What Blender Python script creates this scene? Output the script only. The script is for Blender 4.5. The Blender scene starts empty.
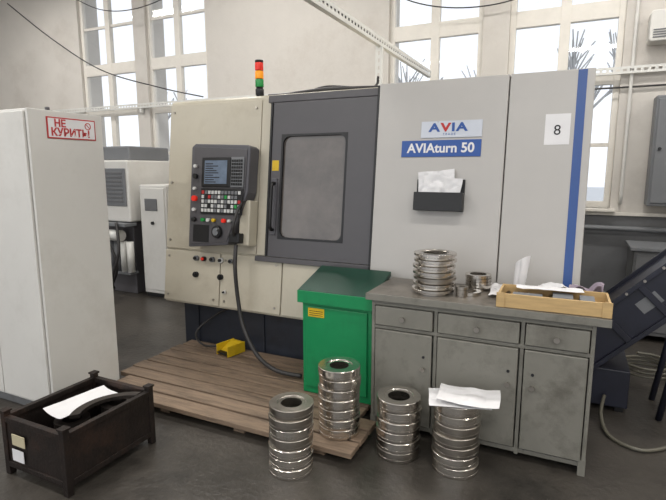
import bpy, bmesh, math, random
from mathutils import Matrix, Vector, noise
random.seed(7)
S=bpy.context.scene
COL=S.collection
# ---------------------------------------------------------------- materials
def lin(c):
    return tuple(((v/255)/12.92 if v/255<=0.04045 else ((v/255+0.055)/1.055)**2.4) for v in c)
def mat(name,c,rough=0.5,metal=0.0,var=0.12,scale=6.0,bump=0.0,bscale=60,dirt=None,dirtamt=0.5,dscale=2.0,emis=0,coat=0,stretch=None):
    m=bpy.data.materials.new(name); m.use_nodes=True
    nt=m.node_tree; N=nt.nodes; L=nt.links
    b=N['Principled BSDF']
    c=lin(c)
    tc=N.new('ShaderNodeTexCoord')
    src=tc.outputs['Object']
    if stretch:
        mp=N.new('ShaderNodeMapping'); mp.inputs['Scale'].default_value=stretch
        L.new(src,mp.inputs['Vector']); src=mp.outputs['Vector']
    n=N.new('ShaderNodeTexNoise'); n.inputs['Scale'].default_value=scale; n.inputs['Detail'].default_value=6
    n.inputs['Roughness'].default_value=0.65
    L.new(src,n.inputs['Vector'])
    r=N.new('ShaderNodeValToRGB')
    r.color_ramp.elements[0].position=0.3; r.color_ramp.elements[1].position=0.7
    r.color_ramp.elements[0].color=(*[max(0,v*(1-var)) for v in c],1)
    r.color_ramp.elements[1].color=(*[min(1,v*(1+var)) for v in c],1)
    L.new(n.outputs['Fac'],r.inputs['Fac'])
    out=r.outputs['Color']
    if dirt:
        n2=N.new('ShaderNodeTexNoise'); n2.inputs['Scale'].default_value=dscale; n2.inputs['Detail'].default_value=9
        n2.inputs['Roughness'].default_value=0.75
        L.new(src,n2.inputs['Vector'])
        r2=N.new('ShaderNodeValToRGB'); r2.color_ramp.elements[0].position=0.5; r2.color_ramp.elements[1].position=0.68
        r2.color_ramp.elements[0].color=(0,0,0,1); r2.color_ramp.elements[1].color=(dirtamt,)*3+(1,)
        L.new(n2.outputs['Fac'],r2.inputs['Fac'])
        mx=N.new('ShaderNodeMixRGB'); L.new(r2.outputs['Color'],mx.inputs['Fac'])
        L.new(out,mx.inputs['Color1']); mx.inputs['Color2'].default_value=(*lin(dirt),1)
        out=mx.outputs['Color']
    L.new(out,b.inputs['Base Color'])
    mr=N.new('ShaderNodeMapRange'); mr.inputs['To Min'].default_value=max(0.02,rough-0.1); mr.inputs['To Max'].default_value=min(1,rough+0.1)
    L.new(n.outputs['Fac'],mr.inputs['Value']); L.new(mr.outputs['Result'],b.inputs['Roughness'])
    b.inputs['Metallic'].default_value=metal
    if coat: b.inputs['Coat Weight'].default_value=coat
    if bump:
        n3=N.new('ShaderNodeTexNoise'); n3.inputs['Scale'].default_value=bscale; n3.inputs['Detail'].default_value=4
        L.new(src,n3.inputs['Vector'])
        bp=N.new('ShaderNodeBump'); bp.inputs['Strength'].default_value=bump; bp.inputs['Distance'].default_value=0.01
        L.new(n3.outputs['Fac'],bp.inputs['Height']); L.new(bp.outputs['Normal'],b.inputs['Normal'])
    if emis:
        b.inputs['Emission Color'].default_value=(*c,1); b.inputs['Emission Strength'].default_value=emis
    return m
M_wall=mat('wall_paint',(202,197,190),0.8,var=0.05,scale=1.5,bump=0.15,bscale=30,dirt=(162,152,142),dirtamt=0.35,dscale=0.8)
M_dado=mat('dado_paint',(104,105,107),0.6,var=0.08,scale=2,bump=0.1,dirt=(76,74,72),dirtamt=0.5)
M_ceil=mat('ceiling_paint',(200,198,194),0.9,var=0.04)
M_floor=mat('concrete_floor',(68,64,59),0.36,var=0.38,scale=2.2,bump=0.35,bscale=30,dirt=(26,24,22),dirtamt=0.9,dscale=1.5)
M_frame=mat('window_frame_paint',(222,217,208),0.5,var=0.06)
M_cream=mat('cream_enamel',(190,183,166),0.36,var=0.04,scale=2,bump=0.05,bscale=180,dirt=(150,138,116),dirtamt=0.35,dscale=1.2)
M_gray=mat('light_gray_enamel',(180,177,173),0.34,var=0.03,scale=2,bump=0.05,bscale=180)
M_dark=mat('dark_gray_enamel',(80,78,81),0.38,var=0.06,scale=3,bump=0.05,bscale=150)
M_panel=mat('control_panel_gray',(84,83,88),0.42,var=0.06)
M_black=mat('black_plastic',(20,20,22),0.42,var=0.15)
M_slate=mat('plinth_slate',(44,48,58),0.5,var=0.12,dirt=(26,26,28),dirtamt=0.6)
M_blue=mat('blue_stripe',(46,80,142),0.35,var=0.05)
M_bluesign=mat('sign_blue',(34,78,150),0.35,var=0.03)
M_silver=mat('sign_silver',(190,194,202),0.3,metal=0.3,var=0.03)
M_white=mat('white_enamel',(210,208,203),0.42,var=0.03,scale=2,dirt=(182,178,170),dirtamt=0.35,dscale=1.5)
M_paper=mat('paper',(224,223,224),0.8,var=0.03)
M_paper2=mat('paper_lilac',(146,134,146),0.8,var=0.1)
M_red=mat('red_print',(180,40,40),0.5,var=0.05)
M_ink=mat('black_ink',(25,25,30),0.6,var=0.05)
M_green=mat('green_enamel',(18,134,80),0.38,var=0.08,scale=4,dirt=(12,92,58),dirtamt=0.5,dscale=3)
M_greenkey=mat('green_key',(40,150,70),0.4,var=0.05)
M_dgreen=mat('dark_green_enamel',(22,62,48),0.36,var=0.15,dirt=(20,42,36),dirtamt=0.5)
M_desk=mat('gray_desk_steel',(122,120,112),0.42,var=0.08,scale=4,dirt=(78,74,66),dirtamt=0.65,dscale=3.5,bump=0.05)
M_desktop=mat('worn_desktop',(108,102,94),0.36,var=0.2,scale=5,dirt=(54,48,42),dirtamt=0.8,dscale=4)
M_steel=mat('turned_steel',(212,207,200),0.22,metal=1.0,var=0.12,scale=9,stretch=(1,1,14))
M_steel2=mat('dull_steel',(168,162,154),0.32,metal=1.0,var=0.2,scale=9)
M_steeld=mat('dark_scale_steel',(80,74,70),0.45,metal=0.9,var=0.25,scale=9)
M_wood=mat('platform_wood',(130,111,93),0.7,var=0.28,scale=5,stretch=(1,9,9),bump=0.35,bscale=20,dirt=(68,57,48),dirtamt=0.85,dscale=2)
M_pine=mat('pine_wood',(190,160,112),0.6,var=0.15,scale=6,stretch=(1,8,8))
M_rust=mat('dark_crate_steel',(50,43,40),0.52,metal=0.6,var=0.3,scale=12,bump=0.3,dirt=(78,54,42),dirtamt=0.45,dscale=6)
M_yellow=mat('yellow_enamel',(214,178,30),0.45,var=0.08,dirt=(120,100,30),dirtamt=0.5)
M_navy=mat('navy_enamel',(32,34,48),0.42,var=0.15,dirt=(20,20,24),dirtamt=0.6)
M_galv=mat('galvanised_steel',(214,213,208),0.5,metal=0.1,var=0.06,scale=12)
M_rubber=mat('rubber_hose',(48,46,46),0.5,var=0.15)
M_hose2=mat('translucent_hose',(100,97,86),0.35,var=0.1)
M_screen=mat('lcd_screen',(92,104,120),0.15,var=0.25,scale=14,emis=0.3)
M_key=mat('keycap_light',(200,200,198),0.5,var=0.05)
M_keyd=mat('keycap_gray',(112,114,117),0.5,var=0.05)
M_lred=mat('lens_red',(214,44,30),0.25,var=0.02,emis=0.25)
M_lyel=mat('lens_amber',(240,150,30),0.25,var=0.02,emis=0.3)
M_lgrn=mat('lens_green',(30,130,60),0.25,var=0.02,emis=0.15)
M_bark=mat('tree_bark',(168,168,168),0.9,var=0.08)
M_card=mat('cardboard_label',(190,180,150),0.7,var=0.05)
M_tube=mat('lamp_tube',(255,252,244),0.4,emis=6)
def glassmat(name,tint,g,rough=0.03):
    m=bpy.data.materials.new(name); m.use_nodes=True; nt=m.node_tree; N=nt.nodes; L=nt.links
    for n in list(N):
        if n.type!='OUTPUT_MATERIAL': N.remove(n)
    o=[n for n in N if n.type=='OUTPUT_MATERIAL'][0]
    t=N.new('ShaderNodeBsdfTransparent'); t.inputs['Color'].default_value=(*tint,1)
    gl=N.new('ShaderNodeBsdfGlossy'); gl.inputs['Roughness'].default_value=rough
    mx=N.new('ShaderNodeMixShader'); mx.inputs['Fac'].default_value=g
    L.new(t.outputs[0],mx.inputs[1]); L.new(gl.outputs[0],mx.inputs[2]); L.new(mx.outputs[0],o.inputs['Surface'])
    return m
M_glass=glassmat('window_glass',(0.95,0.96,0.97),0.04)
M_dglass=mat('door_glass',(92,85,80),0.06,var=0.35,scale=2.5,coat=0.9)
for n in M_dglass.node_tree.nodes:
    if n.type=='MAP_RANGE': n.inputs['To Min'].default_value=.04; n.inputs['To Max'].default_value=.12
# ---------------------------------------------------------------- builders
def root(name,loc=(0,0,0)):
    e=bpy.data.objects.new(name,None); e.empty_display_size=0.1; e.location=loc; COL.objects.link(e); return e
def finish(bm,parent,name,m,smooth=False,M=None,bevel=0):
    if M is not None: bmesh.ops.transform(bm,matrix=M,verts=bm.verts)
    bmesh.ops.recalc_face_normals(bm,faces=bm.faces)
    me=bpy.data.meshes.new(name); bm.to_mesh(me); bm.free()
    o=bpy.data.objects.new(name,me); COL.objects.link(o)
    if m: me.materials.append(m)
    if smooth:
        for p in me.polygons: p.use_smooth=True
    vs=[v.co for v in me.vertices]
    c=Vector([(min(v[i] for v in vs)+max(v[i] for v in vs))/2 for i in range(3)])
    me.transform(Matrix.Translation(-c)); o.location=c
    if parent is not None:
        o.parent=parent; o.location=c-parent.location
    if bevel:
        b=o.modifiers.new('bevel','BEVEL'); b.width=bevel; b.segments=2; b.limit_method='ANGLE'; b.angle_limit=math.radians(40)
    return o
def addbox(bm,x0,x1,y0,y1,z0,z1,M=None):
    vs=[bm.verts.new((x,y,z)) for x in(x0,x1) for y in(y0,y1) for z in(z0,z1)]
    for f in((0,1,3,2),(4,6,7,5),(0,4,5,1),(2,3,7,6),(0,2,6,4),(1,5,7,3)): bm.faces.new([vs[i] for i in f])
    if M is not None: bmesh.ops.transform(bm,matrix=M,verts=vs)
def box(p,name,x0,x1,y0,y1,z0,z1,m,bevel=0.003,M=None):
    bm=bmesh.new(); addbox(bm,x0,x1,y0,y1,z0,z1); return finish(bm,p,name,m,M=M,bevel=bevel)
def boxes(p,name,lst,m,bevel=0.002,M=None):
    bm=bmesh.new()
    for b in lst: addbox(bm,*b)
    return finish(bm,p,name,m,M=M,bevel=bevel)
def slab(p,name,pts,y0,y1,m,M=None,bevel=0.002):
    bm=bmesh.new()
    a=[bm.verts.new((x,y0,z)) for x,z in pts]; b=[bm.verts.new((x,y1,z)) for x,z in pts]
    bm.faces.new(a); bm.faces.new(b[::-1])
    n=len(pts)
    for i in range(n): bm.faces.new((a[i],a[(i+1)%n],b[(i+1)%n],b[i]))
    return finish(bm,p,name,m,M=M,bevel=bevel)
def rrect(x0,x1,z0,z1,r,n=5):
    P=[]
    for cx,cz,a0 in((x1-r,z1-r,0),(x0+r,z1-r,90),(x0+r,z0+r,180),(x1-r,z0+r,270)):
        for i in range(n+1):
            a=math.radians(a0+90*i/n); P.append((cx+r*math.cos(a),cz+r*math.sin(a)))
    return P
def xprism(p,name,prof,x0,x1,m,bevel=0.004):
    bm=bmesh.new()
    a=[bm.verts.new((x0,y,z)) for y,z in prof]; b=[bm.verts.new((x1,y,z)) for y,z in prof]
    bm.faces.new(a); bm.faces.new(b[::-1]); n=len(prof)
    for i in range(n): bm.faces.new((a[i],a[(i+1)%n],b[(i+1)%n],b[i]))
    return finish(bm,p,name,m,bevel=bevel)
def ring_rev(bm,prof,c,seg=40,M=None):
    rows=[]
    for i in range(seg):
        a=2*math.pi*i/seg
        rows.append([bm.verts.new((c[0]+r*math.cos(a),c[1]+r*math.sin(a),c[2]+z)) for r,z in prof])
    n=len(prof)
    for i in range(seg):
        A=rows[i]; B=rows[(i+1)%seg]
        for j in range(n): bm.faces.new((A[j],B[j],B[(j+1)%n],A[(j+1)%n]))
def cyl(p,name,a,b,r,m,r2=None,seg=24,M=None,bevel=0):
    a=Vector(a); b=Vector(b); d=b-a
    bm=bmesh.new()
    bmesh.ops.create_cone(bm,cap_ends=True,segments=seg,radius1=r,radius2=r if r2 is None else r2,depth=d.length)
    T=Matrix.Translation((a+b)/2)@d.to_track_quat('Z','Y').to_matrix().to_4x4()
    bmesh.ops.transform(bm,matrix=T,verts=bm.verts)
    o=finish(bm,p,name,m,M=M,bevel=bevel)
    for f in o.data.polygons:
        if len(f.vertices)==4: f.use_smooth=True
    return o
def tube(p,name,pts,r,m,M=None,n=10):
    P=[Vector(q) for q in pts]
    if M is not None: P=[M@q for q in P]
    Q=[]
    for i in range(len(P)-1):
        p0=P[max(0,i-1)];p1=P[i];p2=P[i+1];p3=P[min(len(P)-1,i+2)]
        for k in range(n):
            t=k/n
            Q.append(0.5*((2*p1)+(-p0+p2)*t+(2*p0-5*p1+4*p2-p3)*t*t+(-p0+3*p1-3*p2+p3)*t**3))
    Q.append(P[-1])
    bm=bmesh.new(); rows=[]; up=Vector((0.13,0.31,0.94)).normalized()
    for i,q in enumerate(Q):
        d=(Q[min(i+1,len(Q)-1)]-Q[max(i-1,0)]).normalized()
        s=d.cross(up)
        if s.length<1e-3: s=d.cross(Vector((1,0,0)))
        s.normalize(); u=s.cross(d).normalized(); up=u
        rows.append([bm.verts.new(q+r*(math.cos(a)*s+math.sin(a)*u)) for a in [2*math.pi*k/8 for k in range(8)]])
    for i in range(len(rows)-1):
        for k in range(8): bm.faces.new((rows[i][k],rows[i][(k+1)%8],rows[i+1][(k+1)%8],rows[i+1][k]))
    bm.faces.new(rows[0]); bm.faces.new(rows[-1])
    return finish(bm,p,name,m,smooth=True)
def text(p,name,s,size,loc,M,m,bold=0.0,sx=1.0,align='CENTER'):
    c=bpy.data.curves.new(name,'FONT'); c.body=s; c.size=size; c.extrude=0.0008; c.offset=bold
    c.align_x=align; c.align_y='CENTER'; c.materials.append(m)
    o=bpy.data.objects.new(name,c); COL.objects.link(o)
    W=M@Matrix.Translation(loc)@Matrix.Rotation(math.radians(90),4,'X')@Matrix.Diagonal((sx,1,1,1))
    o.parent=p
    o.matrix_parent_inverse=Matrix.Translation(-p.location)
    o.matrix_basis=W
    return o
def sheet(p,name,c,w,h,rot,m,crumple=0.004,nx=18,ny=18,curl=0.0,M=None,seed=0,thick=0.0012,freq=14):
    bm=bmesh.new(); g=[]
    R=Matrix.Translation(c)@Matrix.Rotation(math.radians(rot),4,'Z')
    for i in range(nx+1):
        row=[]
        for j in range(ny+1):
            x=(i/nx-.5)*w; y=(j/ny-.5)*h
            q=Vector((x*freq+seed*3.1,y*freq,seed))
            z=crumple*(abs(noise.noise(q))*1.6+0.5*noise.noise(q*2.7)+0.5)+curl*(abs(i/nx-.5)*2)**2.5
            dx=crumple*.5*noise.noise(q+Vector((9,3,1))); dy=crumple*.5*noise.noise(q+Vector((2,8,5)))
            row.append(bm.verts.new((x+dx,y+dy,max(0,z))))
        g.append(row)
    for i in range(nx):
        for j in range(ny): bm.faces.new((g[i][j],g[i+1][j],g[i+1][j+1],g[i][j+1]))
    bmesh.ops.transform(bm,matrix=R if M is None else M@R,verts=bm.verts)
    o=finish(bm,p,name,m,smooth=False)
    s=o.modifiers.new('t','SOLIDIFY'); s.thickness=thick; s.offset=1
    return o
# ---------------------------------------------------------------- room
WX0,WX1,WY,YF,ZC=-11.6,5.0,6.0,-5.0,5.2
box(None,'floor',WX0-.3,WX1+.3,YF,WY+.4,-0.2,0,M_floor,bevel=0)
box(None,'ceiling',WX0-.3,WX1+.3,YF,WY+.4,ZC,ZC+.2,M_ceil,bevel=0)
units=[(-7.48,-6.26),(-6.02,-4.86),(-2.12,-1.02),(-0.74,0.36),(3.25,4.3)]
SILL,TOP=1.2,4.55
L=[(WX0-.3,WX1+.3,WY,WY+.4,1.16,SILL),(WX0-.3,WX1+.3,WY,WY+.4,TOP,ZC)]
xs=[WX0-.3]
for a,b in units: xs+= [a,b]
xs.append(WX1+.3)
for i in range(0,len(xs),2): L.append((xs[i],xs[i+1],WY,WY+.4,SILL,TOP))
boxes(None,'wall_back',L,M_wall,bevel=0)
box(None,'wall_back_dado',WX0-.3,WX1+.3,WY-.012,WY+.4,0,1.16,M_dado,bevel=0)
box(None,'wall_left',WX0-.3,WX0,YF,WY,0,ZC,M_wall,bevel=0)
box(None,'wall_right',WX1,WX1+.3,YF,WY,0,ZC,M_wall,bevel=0)
box(None,'trim_1',WX0,WX1,WY-.04,WY-.013,1.13,1.165,M_frame)
for k,(a,b) in enumerate(units):
    r=root('window_%d'%(k+1),((a+b)/2,WY+.1,(SILL+TOP)/2))
    y0,y1=WY+.05,WY+.12; c=(a+b)/2
    F=[(a,b,y0,y1,SILL,SILL+.07),(a,b,y0,y1,TOP-.06,TOP),(a,a+.06,y0,y1,SILL+.07,TOP-.06),(b-.06,b,y0,y1,SILL+.07,TOP-.06),
       (a+.06,b-.06,y0,y1,2.47,2.57),(a+.06,b-.06,y0,y1,3.12,3.29),(c-.05,c+.05,y0-.005,y1,SILL+.07,TOP-.06)]
    boxes(r,'sash_frame',F,M_frame,bevel=0.004)
    boxes(r,'glazing_bars',[(a+.06,b-.06,y0+.02,y1-.01,z-.02,z+.02) for z in(1.86,3.86)],M_frame,bevel=0.002)
    box(r,'pane',a+.05,b-.05,WY+.085,WY+.09,SILL+.05,TOP-.05,M_glass,bevel=0)
    box(r,'sill',a-.05,b+.05,WY-.1,WY+.05,SILL-.03,SILL,M_frame,bevel=0.004)
def strut(p,name,L0,axis,pos,w=0.05,m=M_galv,step=0.06,fl=0.03):
    bm=bmesh.new(); a,b=L0
    def add(u0,u1,v0,v1,w0,w1):
        if axis=='x': addbox(bm,u0,u1,pos[0]+v0,pos[0]+v1,pos[1]+w0,pos[1]+w1)
        if axis=='y': addbox(bm,pos[0]+v0,pos[0]+v1,u0,u1,pos[1]+w0,pos[1]+w1)
        if axis=='z': addbox(bm,pos[0]+w0,pos[0]+w1,pos[1]+v0,pos[1]+v1,u0,u1)
    add(a,b,-.002,.002,-w/2,-w*.16); add(a,b,-.002,.002,w*.16,w/2)
    n=int((b-a)/step)
    for i in range(n+1):
        u=a+i*step
        if u<b-.002: add(u,min(b,u+step*.45),-.0018,.0018,-w*.16,w*.16)
    s=-1 if fl<0 else 1; lo,hi=sorted((s*.002,fl))
    add(a,b,lo,hi,w/2-.003,w/2); add(a,b,lo,hi,-w/2,-w/2+.003)
    return finish(bm,p,name,m)
r=root('cable_tray',(-2,5.95,2.58))
strut(r,'tray_channel',(-9.5,WX1-.02),'x',(5.93,2.58),0.07)
for x in(-8.8,-6.14,-3.8,-2.6,-.88,1.2,3):
    box(r,'bracket_%d'%int(x*10+100),x-.02,x+.02,5.932,5.998,2.48,2.543,M_galv)
tube(r,'conduit_upper',[(-4.7,5.97,2.44),(-3,5.97,2.42),(-1,5.97,2.44),(0.4,5.97,2.42),(4.8,5.97,2.44)],0.010,M_rubber)
tube(r,'conduit_drop',[(0.45,5.97,4.9),(0.45,5.97,3),(0.45,5.97,1.25)],0.018,M_white)
r=root('overhead_cable_strut',(-1.6,4,2.66))
strut(r,'strut_run',(1.6,5.92),'y',(-1.57,2.69),0.075,fl=-.04)
strut(r,'strut_drop',(2.19,2.65),'z',(-1.59,4.25),0.06)
tube(r,'cable_a',[(-1.60,1.7,2.70),(-1.60,3,2.72),(-1.60,4.5,2.70),(-1.60,5.9,2.72)],0.008,M_rubber)
strut(r,'strut_hanger',(2.73,ZC-.002),'z',(-1.59,1.8),0.05)
# work light hung on the strut
box(r,'work_light_housing',-2.0,-1.65,3.70,3.80,2.975,3.0,M_white,0.006)
box(r,'work_light_diffuser',-1.99,-1.66,3.71,3.79,2.955,2.975,M_tube,0.004)
cyl(r,'work_light_rod',(-1.82,3.75,3.0),(-1.82,3.75,ZC),0.006,M_galv)
r=root('heating_pipe',(2.5,5.93,.92))
tube(r,'pipe_run',[(-.5,5.93,1.0),(2,5.93,1.0),(4.8,5.93,1.0)],0.028,M_keyd)
tube(r,'pipe_return',[(-.5,5.93,.3),(2,5.93,.3),(4.8,5.93,.3)],0.028,M_keyd)
boxes(r,'clips',[(x,x+.03,5.955,5.987,z-.04,z+.04) for x in(0,1,2,3,4) for z in(.3,1.0)],M_black)
boxes(r,'stands',[(x,x+.03,5.9,5.955,0,.98) for x in(-.45,2,4.7)],M_keyd)
r=root('hanging_cable',(-6,5.5,3.5))
tube(r,'cable_1',[(-8.6,5.6,4.3),(-7.6,5.6,3.65),(-6.6,5.65,3.1),(-5.6,5.8,2.8),(-4.9,5.93,2.64)],0.009,M_rubber)
tube(r,'cable_2',[(-7.4,5.7,4.35),(-6.6,5.7,3.98),(-5.8,5.7,3.9),(-5.0,5.8,4.1),(-4.4,5.95,4.4)],0.007,M_rubber)
tube(r,'cable_3',[(-2.6,5.95,4.0),(-1.8,5.9,3.5),(-1.0,5.9,3.35),(-.3,5.9,3.5),(.4,5.95,4.0)],0.007,M_rubber)
r=root('air_conditioner',(0.95,5.87,2.9))
slab(r,'shell',rrect(0.55,1.35,2.80,3.08,0.03),5.78,5.995,M_white,bevel=0.01)
boxes(r,'louvres',[(0.58,1.31,5.772,5.785,2.83+i*.022,2.84+i*.022) for i in range(4)],M_keyd)
r=root('electrical_cabinet',(0.95,5.88,1.8))
box(r,'body',0.66,1.25,5.76,5.985,1.25,2.3,M_keyd,0.01)
box(r,'door',0.68,1.23,5.745,5.758,1.28,2.27,M_keyd,0.006)
cyl(r,'lock',(0.72,5.745,1.8),(0.72,5.73,1.8),0.015,M_black)
r=root('storage_cabinet',(1.1,5.6,.5))
box(r,'body',0.55,1.7,5.35,5.88,0.06,0.86,M_dado,0.008)
box(r,'top_board',0.52,1.73,5.32,5.88,0.86,0.89,M_keyd,0.004)
boxes(r,'doors',[(0.57,1.11,5.335,5.349,0.1,0.83),(1.13,1.68,5.335,5.349,0.1,0.83)],M_dado,0.004)
boxes(r,'feet',[(x,x+.05,y,y+.05,0,0.06) for x in(.57,1.63) for y in(5.37,5.8)],M_black)
def fill_fix(x,y):  # unseen overhead fixture, added as fill to brighten the room
    r=root('ceiling_fill_light' ,(x,y,4.7))
    box(r,'housing',x-.75,x+.75,y-.12,y+.12,4.66,4.72,M_white,0.01)
    for dy in(-.05,.05): cyl(r,'tube_%d'%(dy>0),(x-.7,y+dy,4.64),(x+.7,y+dy,4.64),0.018,M_tube)
    for dx in(-.6,.6): cyl(r,'rod_%d'%(dx>0),(x+dx,y,4.72),(x+dx,y,ZC),0.006,M_galv)
    ld=bpy.data.lights.new('fill_area','AREA'); ld.shape='RECTANGLE'; ld.size=1.5; ld.size_y=.3; ld.energy=56; ld.color=(1,.97,.93)
    o=bpy.data.objects.new('fill_area_light',ld); COL.objects.link(o); o.parent=r; o.location=(0,0,-.09)
for x in(-7.5,-3.6,0.3,3.6):
    for y in(-2.5,1.0,4.3): fill_fix(x,y)
# ---------------------------------------------------------------- CNC lathe
TILT=math.atan(0.12)
MF=Matrix.Translation((0,3.2184,0))@Matrix.Rotation(-TILT,4,'X')
fy=lambda z:3.2184+0.12*z
X0,X1=-3.22,0.075
r=root('cnc_lathe',(-1.6,4.2,0))
prof=[(fy(.45),.45),(fy(2.17),2.17),(fy(2.18)+.02,2.185),(5.05,2.185),(5.05,.45)]
xprism(r,'housing',prof,X0,X1,M_cream,0.008)
box(r,'plinth',X0+.06,X1-.05,3.44,4.95,0,.449,M_slate,0.01)
boxes(r,'plinth_ribs',[(x,x+.02,3.425,3.439,0.02,.44) for x in(-3.0,-2.3,-1.7)],M_slate)
box(r,'left_cover',X0+.005,-2.27,-.016,-.001,.93,2.165,M_cream,0.004,MF)
box(r,'top_corner_cover',-2.262,-2.17,-.020,-.001,.93,2.165,M_cream,0.004,MF)
boxes(r,'lower_covers',[(X0+.005,-2.62,-.02,-.001,.47,.915),(-2.61,-2.02,-.02,-.001,.47,.915),(-2.01,-1.3,-.02,-.001,.47,.915)],M_cream,0.005,MF)
for k,(x,z) in enumerate([(-3.17,2.1),(-3.17,1.5),(-3.17,1.0),(-2.32,2.1),(-3.17,.86),(-3.17,.52),(-2.67,.52),(-2.56,.52),(-2.07,.52),(-2.56,.86),(-2.07,.86)]):
    cyl(r,'cover_screw_%d'%k,(x,-.016,z),(x,-.025,z),.010,M_steel2,M=MF,seg=12)
box(r,'door_track',-2.26,-1.2,-.045,-.001,.885,.925,M_dark,0.004,MF)
box(r,'top_track',-2.20,-1.2,-.035,-.001,2.13,2.185,M_dark,0.004,MF)
dx0,dx1,dz0,dz1=-2.145,-1.285,.93,2.125
wx0,wx1,wz0,wz1=-2.05,-1.51,1.08,1.87
def framebm(outer_pts,inner_pts,y0,y1):
    bm=bmesh.new(); n=len(inner_pts)
    cx=sum(p[0] for p in inner_pts)/n; cz=sum(p[1] for p in inner_pts)/n
    x0=min(p[0] for p in outer_pts);x1=max(p[0] for p in outer_pts);z0=min(p[1] for p in outer_pts);z1=max(p[1] for p in outer_pts)
    out=[]
    for x,z in inner_pts:
        dx,dz=x-cx,z-cz
        tx=((x1-cx)/dx if dx>0 else (x0-cx)/dx) if abs(dx)>1e-9 else 1e9
        tz=((z1-cz)/dz if dz>0 else (z0-cz)/dz) if abs(dz)>1e-9 else 1e9
        t=min(tx,tz); out.append([cx+dx*t,cz+dz*t])
    for X,Z in((x0,z0),(x1,z0),(x1,z1),(x0,z1)):
        k=min(range(n),key=lambda i:(out[i][0]-X)**2+(out[i][1]-Z)**2); out[k]=[X,Z]
    V=[[bm.verts.new((q[0],y,q[1])) for q in pts] for pts,y in((inner_pts,y0),(out,y0),(inner_pts,y1),(out,y1))]
    for i in range(n):
        j=(i+1)%n
        bm.faces.new((V[0][i],V[0][j],V[1][j],V[1][i])); bm.faces.new((V[2][i],V[3][i],V[3][j],V[2][j]))
        bm.faces.new((V[0][i],V[2][i],V[2][j],V[0][j])); bm.faces.new((V[1][i],V[1][j],V[3][j],V[3][i]))
    return bm
outer=[(dx0,dz0),(dx1,dz1)]
finish(framebm(outer,rrect(wx0,wx1,wz0,wz1,.06,6),-.04,-.012),r,'sliding_door',M_dark,M=MF)
finish(framebm([(wx0-.010,wz0-.010),(wx1+.010,wz1+.010)],rrect(wx0+.006,wx1-.006,wz0+.006,wz1-.006,.055,6),-.042,-.02),r,'door_window_gasket',M_black,M=MF)
slab(r,'door_window_glass',rrect(wx0,wx1,wz0,wz1,.06,6),-.022,-.014,M_dglass,MF,0)
box(r,'door_left_trim',-2.165,-2.147,-.05,-.012,.93,2.125,M_black,0.003,MF)
tube(r,'door_handle',[(-2.10,-.05,1.14),(-2.10,-.09,1.16),(-2.10,-.095,1.3),(-2.10,-.09,1.48),(-2.10,-.05,1.5)],0.013,M_black,MF)
box(r,'door_handle_plate',-2.13,-2.08,-.05,-.04,1.1,1.54,M_panel,0.004,MF)
box(r,'door_warning_label',-2.135,-2.075,-.0415,-.0402,1.60,1.68,M_yellow,0,MF)
boxes(r,'right_covers',[(-1.265,-.405,-.065,-.001,.47,2.2),(-.398,X1,-.065,-.001,.47,2.2)],M_gray,0.006,MF)
box(r,'right_cover_inner_edge',-1.282,-1.266,-.06,-.001,.47,2.19,M_black,0.002,MF)
box(r,'blue_stripe',-.018,.032,-.067,-.0655,.47,2.195,M_blue,0,MF)
box(r,'cap_rail',-1.28,X1,-.03,.4,2.19,2.205,M_gray,0.004,MF)
MB=MF@Matrix.Translation((.05,0,-.085))
box(r,'maker_badge',-1.0,-.60,-.071,-.0655,1.90,2.01,M_silver,0.002,MB)
for k,(ch,xx,mm) in enumerate([('A',-.91,M_bluesign),('V',-.835,M_red),('I',-.785,M_bluesign),('A',-.73,M_bluesign)]):
    text(r,'maker_letter_%d'%k,ch,.075,(xx,-.0725,1.965),MB,mm,bold=0.003,sx=1.35)
text(r,'badge_small_text','T R A D E',.02,(-.81,-.0725,1.922),MB,M_bluesign)
box(r,'model_badge',-1.13,-.60,-.071,-.0655,1.775,1.885,M_bluesign,0.002,MB)
text(r,'model_badge_text','AVIAturn 50',.086,(-.865,-.072,1.83),MB,M_paper,bold=0.0022)
MP=MF@Matrix.Translation((.085,0,-.12))
box(r,'pocket_back',-1.04,-.72,-.075,-.066,1.45,1.66,M_black,0.003,MP)
slab(r,'pocket_front',[(-1.04,1.45),(-.72,1.45),(-.72,1.57),(-1.04,1.57)],-.145,-.137,M_black,MP)
boxes(r,'pocket_sides',[(-1.04,-1.032,-.137,-.075,1.45,1.57),(-.728,-.72,-.137,-.075,1.45,1.57),(-1.032,-.728,-.137,-.075,1.45,1.458)],M_black,0.001,MP)
# papers standing in the pocket (plane roughly upright; +z of the sheet faces out)
MPK=MP@Matrix.Translation((-.885,-.082,1.60))@Matrix.Rotation(math.radians(90),4,'X')
sheet(r,'pocket_paper_1',(-.02,.03,.001),.24,.17,5,M_paper,0.014,seed=3,M=MPK,freq=10)
sheet(r,'pocket_paper_2',(.02,.00,.018),.25,.16,-8,M_paper,0.016,seed=8,M=MPK,freq=10)
MN=MF@Matrix.Translation((.055,0,-.08))
box(r,'number_sheet',-.235,-.095,-.0665,-.0655,1.835,2.02,M_paper,0,MN)
text(r,'number_sheet_text','8',.085,(-.165,-.0675,1.92),MN,M_ink)
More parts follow.
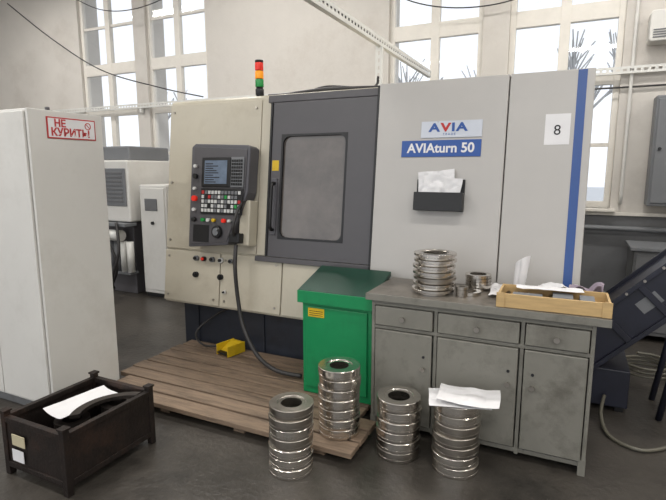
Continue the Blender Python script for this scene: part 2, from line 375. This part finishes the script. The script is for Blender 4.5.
# control pendant
MQ=MF@Matrix.Translation((-2.84,0,0))@Matrix.Diagonal((.9,1,1,1))@Matrix.Translation((2.84,0,0))
cp=[(-2.84,.96),(-2.40,1.0),(-2.21,1.42),(-2.20,1.765),(-2.23,1.785),(-2.80,1.805),(-2.84,1.78)]
slab(r,'pendant_body',cp,-.16,-.03,M_panel,MQ,0.01)
cp2=[(-2.82,.985),(-2.41,1.02),(-2.235,1.42),(-2.225,1.75),(-2.80,1.78)]
slab(r,'pendant_face',cp2,-.168,-.16,M_dark,MQ,0.003)
box(r,'pendant_side_strip',-2.87,-2.84,-.13,-.03,1.45,1.78,M_cream,0.003,MF)
box(r,'label_plate',-2.965,-2.89,-.02,-.016,1.54,1.79,M_key,0.002,MF)
boxes(r,'label_lines',[(-2.955,-2.90,-.0215,-.0205,1.56+i*.022,1.57+i*.022) for i in range(10)],M_ink,0,MF)
box(r,'screen_bezel',-2.70,-2.385,-.18,-.168,1.455,1.69,M_black,0.006,MQ)
box(r,'screen',-2.665,-2.42,-.182,-.1795,1.48,1.665,M_screen,0.001,MQ)
boxes(r,'screen_rows',[(-2.655,-2.655+random.uniform(.08,.2),-.1828,-.1822,1.49+i*.018,1.498+i*.018) for i in range(9)],M_ink,0,MQ)
box(r,'mdi_block',-2.38,-2.245,-.18,-.168,1.455,1.69,M_keyd,0.004,MQ)
boxes(r,'mdi_keys',[(-2.37+i*.024,-2.37+i*.024+.018,-.185,-.18,1.47+j*.026,1.47+j*.026+.018) for i in range(5) for j in range(8)],M_black,0.001,MQ)
box(r,'operator_block',-2.70,-2.245,-.18,-.168,1.24,1.445,M_black,0.004,MQ)
K={0:[],1:[],2:[],3:[],4:[]}
for i in range(12):
    for j in range(5):
        b=(-2.685+i*.036,-2.685+i*.036+.026,-.186,-.18,1.255+j*.036,1.255+j*.036+.026)
        q=random.random()
        if q<.5:K[0].append(b)
        elif q<.82:K[1].append(b)
        elif q<.86:K[2].append(b)
        elif q<.90:K[3].append(b)
        elif q<.93:K[4].append(b)
for i,(nm,mm) in enumerate([('light',M_key),('gray',M_keyd),('red',M_red),('green',M_greenkey),('yellow',M_yellow)]):
    if K[i]: boxes(r,'operator_keys_'+nm,K[i],mm,0.001,MQ)
for k,(x,z,c,rr) in enumerate([(-2.765,1.62,M_key,.014),(-2.765,1.54,M_black,.02),(-2.765,1.44,M_key,.012),(-2.765,1.36,M_lred,.022),(-2.765,1.27,M_key,.014),(-2.765,1.19,M_black,.018),(-2.66,1.19,M_lgrn,.014),(-2.60,1.19,M_key,.014),(-2.54,1.19,M_yellow,.014),(-2.43,1.19,M_lred,.016),(-2.37,1.19,M_key,.012)]):
    cyl(r,'knob_%d'%k,(x,-.168,z),(x,-.20,z),rr,c,M=MQ)
cyl(r,'handwheel',(-2.50,-.168,1.10),(-2.50,-.20,1.10),.05,M_black,M=MQ,bevel=0.004)
cyl(r,'handwheel_hub',(-2.50,-.20,1.10),(-2.50,-.206,1.10),.03,M_keyd,M=MQ)
cyl(r,'handwheel_knob',(-2.47,-.20,1.12),(-2.47,-.235,1.12),.012,M_keyd,M=MQ)
box(r,'lower_recess',-2.78,-2.60,-.172,-.168,1.01,1.15,M_black,0.003,MQ)
box(r,'pendant_arm',-2.31,-2.20,-.13,-.02,1.0,1.36,M_cream,0.01,MQ)
box(r,'connector',-2.36,-2.25,-.2,-.13,1.02,1.10,M_black,0.01,MQ)
tube(r,'connector_lead',[(-2.30,-.2,1.08),(-2.28,-.24,1.16),(-2.26,-.2,1.3),(-2.25,-.13,1.36)],0.012,M_rubber,MQ)
tube(r,'flex_conduit',[(-2.355,3.17,1.02),(-2.34,3.13,.85),(-2.33,3.14,.6),(-2.27,3.12,.38),(-2.1,3.05,.2),(-1.9,3.0,.13),(-1.7,3.03,.11)],0.017,M_rubber)
tube(r,'pedal_cable',[(-2.55,3.35,.12),(-2.75,3.22,.12),(-2.9,3.3,.2),(-2.7,3.4,.38),(-2.5,3.42,.44)],0.009,M_rubber)
for k,(x,z,c,rr) in enumerate([(-2.86,.86,M_keyd,.022),(-2.78,.86,M_black,.02),(-2.69,.86,M_keyd,.022),(-2.60,.86,M_key,.022),(-2.50,.86,M_keyd,.018),(-2.86,.72,M_black,.024),(-2.60,.72,M_black,.024),(-2.55,.6,M_key,.014)]):
    cyl(r,'valve_%d'%k,(x,-.02,z),(x,-.045,z),rr,c,M=MF)
    cyl(r,'valve_cap_%d'%k,(x,-.045,z),(x,-.06,z),rr*.6,M_lred if k in(1,) else M_black,M=MF)
for k,(z0,z1,c) in enumerate([(2.2,2.25,M_black),(2.265,2.325,M_lgrn),(2.33,2.39,M_lyel),(2.395,2.455,M_lred),(2.457,2.475,M_black)]):
    cyl(r,'signal_tower_%d'%k,(-2.36,3.56,z0),(-2.36,3.56,z1),.034,c,bevel=0.003)
cyl(r,'signal_tower_core',(-2.36,3.56,2.186),(-2.36,3.56,2.45),.028,M_black)
tube(r,'top_cable',[(-2.3,3.6,2.2),(-2.0,3.65,2.21),(-1.8,3.7,2.25),(-1.63,4.2,2.3),(-1.59,4.25,2.4)],0.012,M_rubber)
tube(r,'top_cable_2',[(-2.15,3.62,2.20),(-1.8,3.62,2.22),(-1.4,3.64,2.21),(-1.1,3.8,2.22)],0.014,M_rubber)
box(r,'top_housing',-2.9,-2.45,4.3,4.8,2.186,2.24,M_gray,0.01)
# ---------------------------------------------------------------- wooden platform
r=root('wooden_platform',(-2,2.8,0))
B=[];y=2.30
while y<3.37:
    xr=-.99 if y<2.6 else -1.11
    xl=-2.93 if y<2.56 else -3.05
    B.append((xl+random.uniform(-.01,.02),xr,y,min(y+.120,3.42),.045,.08+random.uniform(-.003,0))); y+=.138
boxes(r,'boards',B,M_wood,0.004)
boxes(r,'bearers',[(x,x+.08,2.34,3.40,0,.044) for x in(-2.9,-2.4,-1.8,-1.25)],M_wood,0.003)
r=root('foot_pedal',(-2.5,3.27,.08))
MPD=Matrix.Translation((-2.50,3.27,.081))@Matrix.Rotation(math.radians(-12),4,'Z')
bm=bmesh.new()
pr=[(-.08,0),(.08,0),(.08,.085),(.045,.095),(-.08,.03)]
A=[bm.verts.new((-.06,y,z)) for y,z in pr]; Bv=[bm.verts.new((.06,y,z)) for y,z in pr]
bm.faces.new(A); bm.faces.new(Bv[::-1])
for i in range(5): bm.faces.new((A[i],A[(i+1)%5],Bv[(i+1)%5],Bv[i]))
finish(bm,r,'housing',M_yellow,M=MPD,bevel=.006)
box(r,'tread',-.055,.055,-.12,-.03,.02,.032,M_black,0.004,MPD)
boxes(r,'guard',[(-.072,-.061,-.11,.08,0,.09),(.061,.072,-.11,.08,0,.09)],M_yellow,0.004,MPD)
# ---------------------------------------------------------------- left cabinet
r=root('steel_cabinet',(-3.4,2.25,0))
box(r,'body',-3.95,-2.97,1.985,2.50,.06,1.965,M_white,0.006)
boxes(r,'side_sheet',[(-2.969,-2.952,1.975,2.50,.06,1.965)],M_white,0.004)
boxes(r,'front_doors',[(-3.94,-3.465,1.968,1.984,.08,1.95),(-3.455,-2.985,1.968,1.984,.08,1.95)],M_white,0.004)
box(r,'base',-3.93,-2.98,2.0,2.48,0,.06,M_dado,0.003)
cyl(r,'handle',(-3.5,1.967,1.0),(-3.5,1.94,1.0),.012,M_black)
ML=Matrix.Translation((-2.95,2.265,1.86))@Matrix.Rotation(math.radians(90),4,'Z')
r=root('no_smoking_sign',(-2.95,2.265,1.86))
box(r,'plate_red',-.175,.175,-.004,0,-.066,.066,M_red,0.002,ML)
box(r,'plate_white',-.166,.166,-.0052,-.004,-.058,.058,M_paper,0,ML)
text(r,'text_upper','НЕ',.062,(-.085,-.006,.027),ML,M_red,bold=0.002)
text(r,'text_lower','КУРИТЬ!',.066,(-.012,-.006,-.028),ML,M_red,bold=0.002)
bm=bmesh.new(); ring_rev(bm,[(.018,0),(.023,0),(.023,.002),(.018,.002)],(0,0,0),24)
finish(bm,r,'prohibition_ring',M_red,M=ML@Matrix.Translation((.115,-.0055,.024))@Matrix.Rotation(math.radians(90),4,'X'))
box(r,'prohibition_bar',-.02,.02,-.0075,-.0055,-.002,.002,M_red,0,ML@Matrix.Translation((.115,0,.024))@Matrix.Rotation(math.radians(45),4,'Y'))
r=root('spray_can',(-3.2,2.3,1.966))
cyl(r,'can',(-3.25,2.32,1.966),(-3.25,2.32,2.0),.03,M_black); cyl(r,'cap',(-3.25,2.32,2.0),(-3.25,2.32,2.02),.015,M_dark)
# ---------------------------------------------------------------- scrap crate
r=root('steel_crate',(-2.38,1.75,0))
a,b,c,d=-2.63,-2.14,1.46,2.04
boxes(r,'posts',[(x,x+.035,y,y+.035,.0,.35) for x in(a,b-.035) for y in(c,d-.035)],M_rust,0.003)
boxes(r,'post_caps',[(x-.006,x+.041,y-.006,y+.041,.35,.362) for x in(a,b-.035) for y in(c,d-.035)],M_rust,0.003)
boxes(r,'side_sheets',[(a+.035,b-.035,c+.008,c+.014,.06,.30),(a+.035,b-.035,d-.014,d-.008,.06,.30),(a+.008,a+.014,c+.035,d-.035,.06,.30),(b-.014,b-.008,c+.035,d-.035,.06,.30)],M_rust,0.001)
boxes(r,'rims',[(a+.035,b-.035,c,c+.03,.30,.33),(a+.035,b-.035,d-.03,d,.30,.33),(a,a+.03,c+.035,d-.035,.30,.33),(b-.03,b,c+.035,d-.035,.30,.33),
   (a+.035,b-.035,c,c+.03,.05,.08),(a+.035,b-.035,d-.03,d,.05,.08),(a,a+.03,c+.035,d-.035,.05,.08),(b-.03,b,c+.035,d-.035,.05,.08)],M_rust,0.002)
box(r,'bottom_sheet',a+.015,b-.015,c+.015,d-.015,.05,.06,M_rust,0)
box(r,'tag',a+.09,a+.19,c-.006,c-.001,.19,.25,M_card,0.001)
boxes(r,'tag_plate',[(a+.08,a+.17,c-.004,c-.001,.10,.165)],M_paper,0)
bm=bmesh.new()
for k in range(7):
    cx=a+.12+random.random()*.26; cy=c+.12+random.random()*.34
    ring_rev(bm,[(.05,0),(.09,0),(.09,.04),(.05,.04)],(cx,cy,.062+.03*k),28)
finish(bm,r,'scrap_rings',M_steeld)
sheet(r,'paper_sheet',(-2.42,1.80,.285),.20,.36,-8,M_paper,0.006,curl=.02,seed=5,freq=5)
MC=Matrix.Translation((-2.30,1.82,.31))@Matrix.Rotation(math.radians(72),4,'Z')
bm=bmesh.new()
pts=[(.24*math.cos(math.radians(t)),.24*math.sin(math.radians(t))-.2) for t in range(35,146,10)]+[(.185*math.cos(math.radians(t)),.185*math.sin(math.radians(t))-.19) for t in range(145,34,-10)]
va=[bm.verts.new((x,y,0)) for x,y in pts]; vb=[bm.verts.new((x,y,.02)) for x,y in pts]
bm.faces.new(va); bm.faces.new(vb[::-1])
for i in range(len(pts)): bm.faces.new((va[i],va[(i+1)%len(pts)],vb[(i+1)%len(pts)],vb[i]))
finish(bm,r,'curved_offcut',M_steeld,M=MC)
# ---------------------------------------------------------------- green bin
r=root('green_metal_bin',(-1.36,3.02,.08))
g0,g1,h0,h1=-1.60,-1.095,2.875,3.20
xprism(r,'body',[(h0,.081),(h1,.081),(h1,.875),(h0,.775)],g0,g1,M_green,0.006)
xprism(r,'lid',[(h0-.03,.765),(h0-.03,.81),(h1+.0,.915),(h1+.0,.88),(h0,.776)],g0-.02,g1+.012,M_dgreen,0.006)
xprism(r,'lid_lip',[(h0-.036,.725),(h0-.031,.725),(h0-.031,.808),(h0-.036,.808)],g0-.02,g1+.012,M_green,0.001)
boxes(r,'door_panel',[(g0+.03,g1-.03,h0-.012,h0-.001,.13,.70)],M_green,0.005)
box(r,'label',g0+.05,g0+.17,h0-.0145,h0-.0125,.63,.69,M_yellow,0)
boxes(r,'label_lines',[(g0+.06,g0+.16,h0-.0155,h0-.0146,.64+i*.014,.644+i*.014) for i in range(3)],M_ink,0)
# ---------------------------------------------------------------- ring stacks
def ringstack(name,c,z0,z1,n,ro=.122,ri=.06,kind=0):
    r=root(name,(c[0],c[1],z0)); h=(z1-z0)/n
    for k in range(n):
        bm=bmesh.new()
        ox,oy=random.uniform(-.004,.004),random.uniform(-.004,.004)
        e=.0025; H=h*.995
        if kind==0:
            prof=[(ri,e),(ri+e,0),(ro*.975,0),(ro*.985,e),(ro*.985,H*.30),(ro*.965,H*.33),(ro*.965,H*.38),(ro,H*.42),(ro,H-.003),(ro-e,H),(ri+.022,H),(ri+.018,H-.005),(ri,H-.005)]
        else:
            prof=[(ri,0),(ro*.80,0),(ro*.80,H*.45),(ro-.002,H*.45),(ro,H*.5),(ro,H*.88),(ro-.003,H*.93),(ro*.86,H),(ri+.02,H),(ri+.015,H-.006),(ri,H-.006)]
        ring_rev(bm,prof,(c[0]+ox,c[1]+oy,z0+k*h),44)
        o=finish(bm,r,'ring_%d'%(k+1),M_steel if random.random()<.7 else M_steel2)
        for p in o.data.polygons: p.use_smooth=True
        o.data.set_sharp_from_angle(angle=math.radians(30))
    return r
ringstack('steel_ring_stack',(-1.276,2.155),0,.385,7,.119,.056)
ringstack('steel_ring_stack',(-1.15,2.50),.081,.49,7,.122,.056)
ringstack('steel_ring_stack',(-.804,2.55),0,.353,6,.124,.062)
ringstack('steel_ring_stack',(-.482,2.545),0,.40,7,.124,.058)
r=root('paper_bundle',(-.46,2.52,.41))
sheet(r,'sheet_lower',(-.47,2.53,.401),.31,.21,16,M_paper,0.006,seed=11,thick=.002,freq=7)
sheet(r,'sheet_upper',(-.42,2.54,.413),.31,.21,6,M_paper,0.010,seed=14,thick=.002,freq=7,curl=.012)
# ---------------------------------------------------------------- desk
r=root('metal_workbench',(-.44,3,0))
x0,x1,y0,y1=-1.05,.155,2.75,3.20
boxes(r,'carcass',[(x0,x0+.02,y0,y1,.0,.835),(x1-.02,x1,y0,y1,.0,.835),(x0+.02,x1-.02,y1-.015,y1,.04,.835),(-.67,-.65,y0+.004,y1-.015,.04,.835),(-.20,-.18,y0+.004,y1-.015,.04,.835),
   (x0+.02,x1-.02,y0+.006,y1-.015,.05,.075),(x0+.02,x1-.02,y0,y0+.02,.80,.835),(x0+.02,x1-.02,y0,y0+.02,.655,.675)],M_desk,0.002)
boxes(r,'feet',[(x0-.002,x0+.035,y0-.002,y0+.035,0,.09),(x1-.035,x1+.002,y0-.002,y0+.035,0,.09)],M_desk,0.002)
box(r,'top',-1.08,.217,2.725,3.215,.836,.872,M_desktop,0.004)
box(r,'top_edge',-1.081,.218,2.718,2.7245,.832,.873,M_desk,0.002)
cols=[(x0+.022,-.672),(-.648,-.202),(-.178,x1-.022)]
boxes(r,'drawers',[(a+.004,b-.004,y0-.014,y0+.2,.68,.797) for a,b in cols],M_desk,0.005)
boxes(r,'doors',[(a+.004,b-.004,y0-.012,y0+.004,.085,.652) for a,b in cols],M_desk,0.005)
for k,(a,b) in enumerate(cols):
    cyl(r,'drawer_knob_%d'%k,((a+b)/2,y0-.014,.735),((a+b)/2,y0-.04,.735),.009,M_steel2,r2=.015)
    xk=b-.05 if k!=2 else a+.05
    cyl(r,'door_knob_%d'%k,(xk,y0-.012,.45),(xk,y0-.036,.45),.008,M_steel2,r2=.013)
    cyl(r,'keyhole_%d'%k,(xk,y0-.012,.52),(xk,y0-.016,.52),.008,M_ink)
ringstack('steel_flange_stack',(-.716,2.91),.873,1.12,7,.126,.07,kind=1)
r=root('spacer_rings',(-.49,3.05,.873))
bm=bmesh.new()
for k in range(5): ring_rev(bm,[(.05,0),(.078,0),(.078,.018),(.05,.018)],(-.49+random.uniform(-.005,.005),3.10,.873+k*.02),32)
finish(bm,r,'spacers',M_steel)
bm=bmesh.new()
for k in range(3): ring_rev(bm,[(.02,0),(.035,0),(.035,.018),(.02,.018)],(-.545,2.89,.873+k*.02),24)
finish(bm,r,'bushes',M_steel2)
bm=bmesh.new(); ring_rev(bm,[(.04,0),(.065,0),(.065,.022),(.04,.022)],(-.51,2.95,.873),32)
finish(bm,r,'flat_washer',M_steel)
r=root('paper_pile',(-.36,3.0,.873))
sheet(r,'drawing',(-.372,3.05,.874),.07,.26,4,M_paper,0.022,seed=6,freq=12)
# loosely rolled drawing standing on end
r=root('paper_roll',(-.21,3.11,.873))
bm=bmesh.new(); rows=[]
for i in range(41):
    a=i/40*math.radians(560); row=[]
    for j in range(9):
        t=j/8; rr=(.024+.010*i/40)*(1+.35*t)+.003*noise.noise(Vector((a*1.3,t*4,2)))
        row.append(bm.verts.new((-.255+.018*t+rr*math.cos(a+1),3.12+rr*math.sin(a+1),.874+t*(.20-.03*math.sin(a)))))
    rows.append(row)
for i in range(40):
    for j in range(8): bm.faces.new((rows[i][j],rows[i+1][j],rows[i+1][j+1],rows[i][j+1]))
finish(bm,r,'rolled_paper',M_paper,smooth=True)
r=root('wooden_tray',(-.08,2.86,.873))
MT=Matrix.Translation((-.06,2.87,.873))@Matrix.Rotation(math.radians(1),4,'Z')
boxes(r,'tray_walls',[(-.27,.27,-.125,-.112,0,.075),(-.27,.27,.112,.125,0,.075),(-.27,-.258,-.112,.112,0,.075),(.258,.27,-.112,.112,0,.075),(-.258,.258,-.112,.112,0,.012)],M_pine,0.002,MT)
boxes(r,'tray_battens',[(-.275,-.262+.03,-.13,-.125,0,.08),(.23,.275,-.13,-.125,0,.08)],M_pine,0.002,MT)
for k in range(9):
    x=-.22+k*.05
    cyl(r,'tool_%d'%k,(x,-.1,.03),(x+random.uniform(-.02,.02),.1,.03),.012,random.choice([M_steel,M_steel2,M_black]),M=MT)
boxes(r,'tool_inserts',[(-.2,-.05,-.09,.0,.043,.062),(.0,.1,-.06,.06,.043,.066),(.13,.2,-.09,.03,.043,.07)],M_keyd,0.003,MT)
sheet(r,'tray_paper',(-.02,.06,.078),.34,.09,4,M_paper,0.006,seed=9,M=MT,freq=7)
r=root('wiping_rags',(0.05,3.1,.873))
sheet(r,'cloth_white',(-.03,3.10,.875),.22,.14,5,M_paper,0.055,seed=4,thick=.004,freq=9)
sheet(r,'cloth_lilac',(.10,3.08,.885),.17,.13,-10,M_paper2,0.055,seed=12,thick=.004,freq=9)
# ---------------------------------------------------------------- chip conveyor
r=root('chip_conveyor',(.8,3.8,0))
ang=math.atan2(.62,.55)
MCV=Matrix.Translation((.10,3.62,.24))@Matrix.Rotation(-ang*.93,4,'Y')
boxes(r,'trough',[(0,1.5,0,.36,-.02,.0),(0,1.5,-.012,0,-.03,.24),(0,1.5,.36,.372,-.03,.24),(0,1.5,0,.36,.2,.215)],M_navy,0.004,MCV)
boxes(r,'side_ribs',[(i*.28+.1,i*.28+.14,-.03,-.012,-.03,.24) for i in range(5)]+[(0,1.5,-.035,-.012,.22,.25),(0,1.5,-.035,-.012,-.04,-.01)],M_navy,0.003,MCV)
for k in range(11): cyl(r,'bolt_%d'%k,(.07+k*.13,-.035,.235),(.07+k*.13,-.045,.235),.009,M_steel2,M=MCV,seg=8)
box(r,'maker_plate',.58,.72,-.014,-.0125,.07,.15,M_keyd,0,MCV)
box(r,'discharge_head',.98,1.3,3.58,4.02,1.25,1.62,M_navy,0.01)
cyl(r,'drive_motor',(1.15,3.56,1.45),(1.15,3.4,1.45),.07,M_slate)
boxes(r,'tank',[(.09,.42,3.62,4.2,.04,.3)],M_navy,0.008)
boxes(r,'tank_casters',[(.12,.17,3.65,3.7,0,.04),(.35,.4,3.65,3.7,0,.04),(.12,.17,4.1,4.15,0,.04),(.35,.4,4.1,4.15,0,.04)],M_black)
for k,y in enumerate((3.64,3.96)):
    cyl(r,'leg_%d'%k,(.60,y,0),(.70,y,.72),.02,M_navy)
r=root('coolant_hose',(.55,4.5,0))
pts=[]
for i in range(34):
    a=i*math.pi/5; pts.append((.62+.17*math.cos(a)+.01*math.sin(i*1.7),4.45+.17*math.sin(a),.02+i*.003))
tube(r,'coil',pts,0.011,M_hose2,n=4)
r=root('drain_hose',(.45,3.3,0))
tube(r,'lead',[(.75,3.5,.014),(.62,3.28,.014),(.45,3.15,.014),(.3,3.25,.014),(.26,3.45,.05),(.28,3.60,.12)],0.011,M_hose2)
# ---------------------------------------------------------------- background machine at left
r=root('milling_machine',(-5.4,4.9,0))
box(r,'enclosure',-6.2,-4.98,4.55,5.5,.95,1.72,M_white,0.02)
box(r,'side_window_recess',-5.6,-5.02,4.535,4.549,1.15,1.62,M_keyd,0.01)
boxes(r,'vent_slats',[(-5.55,-5.07,4.525,4.534,1.2+i*.05,1.225+i*.05) for i in range(8)],M_dado,0.002)
box(r,'base',-6.1,-5.05,4.65,5.5,0,.95,M_dark,0.01)
boxes(r,'shelf_plates',[(-5.6,-4.98,4.45,4.64,.90,.94),(-5.5,-5.0,4.5,4.649,.28,.31)],M_keyd,0.004)
for k in range(4): cyl(r,'pump_%d'%k,(-5.35+k*.11,4.55,.31),(-5.35+k*.11,4.55,.7),.045,random.choice([M_galv,M_dado]))
cyl(r,'motor',(-5.4,4.5,.78),(-5.1,4.5,.78),.07,M_galv)
tube(r,'hose_1',[(-5.4,4.43,.9),(-5.2,4.38,.7),(-5.1,4.4,.4),(-5.3,4.45,.1)],.018,M_rubber)
tube(r,'hose_2',[(-5.1,4.43,.95),(-5.0,4.35,.6),(-5.15,4.35,.25),(-5.3,4.5,.08)],.018,M_rubber)
boxes(r,'top_guard',[(-5.9,-5.1,4.7,5.4,1.72,1.9)],M_keyd,0.02)
r=root('control_cabinet',(-4.6,4.8,0))
box(r,'body',-4.88,-4.45,4.62,5.2,.05,1.42,M_white,0.015)
box(r,'door_leaf',-4.86,-4.47,4.605,4.619,.1,1.38,M_white,0.006)
box(r,'plinth',-4.86,-4.47,4.64,5.18,0,.05,M_black,0.003)
box(r,'display',-4.78,-4.58,4.595,4.604,1.1,1.25,M_dado,0.004)
cyl(r,'switch',(-4.66,4.604,.95),(-4.66,4.58,.95),.02,M_black)
# ---------------------------------------------------------------- outside
r=root('bare_trees',(-3,14,0))
def tree(k,x,y):
    def br(p,d,l,rad,dep,idx):
        q=p+d*l; cyl(r,'branch_%s'%idx,p,q,rad,M_bark,r2=rad*.65,seg=6)
        if dep==0: return
        for j in range(3):
            nd=(d+Vector((random.uniform(-.7,.7),random.uniform(-.3,.3),random.uniform(-.1,.5)))).normalized()
            br(p+d*l*random.uniform(.6,1),nd,l*.68,rad*.6,dep-1,idx+str(j))
    br(Vector((x,y,-.5)),Vector((random.uniform(-.1,.1),0,1)).normalized(),2.6,.11,3,'%d_'%k)
for k,(x,y) in enumerate([(-16,17),(-13.5,19),(-11.5,16),(-4.6,15),(-2.4,17),(-.6,15),(1.4,17)]): tree(k,x,y)
box(None,'ground_outside',-40,30,WY+.4,60,-.4,-.2,mat('snowy_ground',(190,192,196),.9),bevel=0)
# ---------------------------------------------------------------- world & light
w=bpy.data.worlds.new('overcast'); S.world=w; w.use_nodes=True
bg=w.node_tree.nodes['Background']
tc=w.node_tree.nodes.new('ShaderNodeTexCoord'); nz=w.node_tree.nodes.new('ShaderNodeTexNoise'); nz.inputs['Scale'].default_value=3
rp=w.node_tree.nodes.new('ShaderNodeValToRGB'); rp.color_ramp.elements[0].color=(.80,.84,.89,1); rp.color_ramp.elements[1].color=(.97,.98,1,1)
w.node_tree.links.new(tc.outputs['Generated'],nz.inputs['Vector']); w.node_tree.links.new(nz.outputs['Fac'],rp.inputs['Fac']); w.node_tree.links.new(rp.outputs['Color'],bg.inputs['Color'])
bg.inputs['Strength'].default_value=1.4
S.view_settings.view_transform='Standard'
# ---------------------------------------------------------------- camera
cd=bpy.data.cameras.new('camera'); cam=bpy.data.objects.new('camera',cd); COL.objects.link(cam)
cd.sensor_width=36; cd.lens=500/666*36; cd.clip_start=.05
cam.location=(0,0,1.6); cam.rotation_euler=(math.radians(90-9.1),0,math.radians(25.5))
S.camera=cam
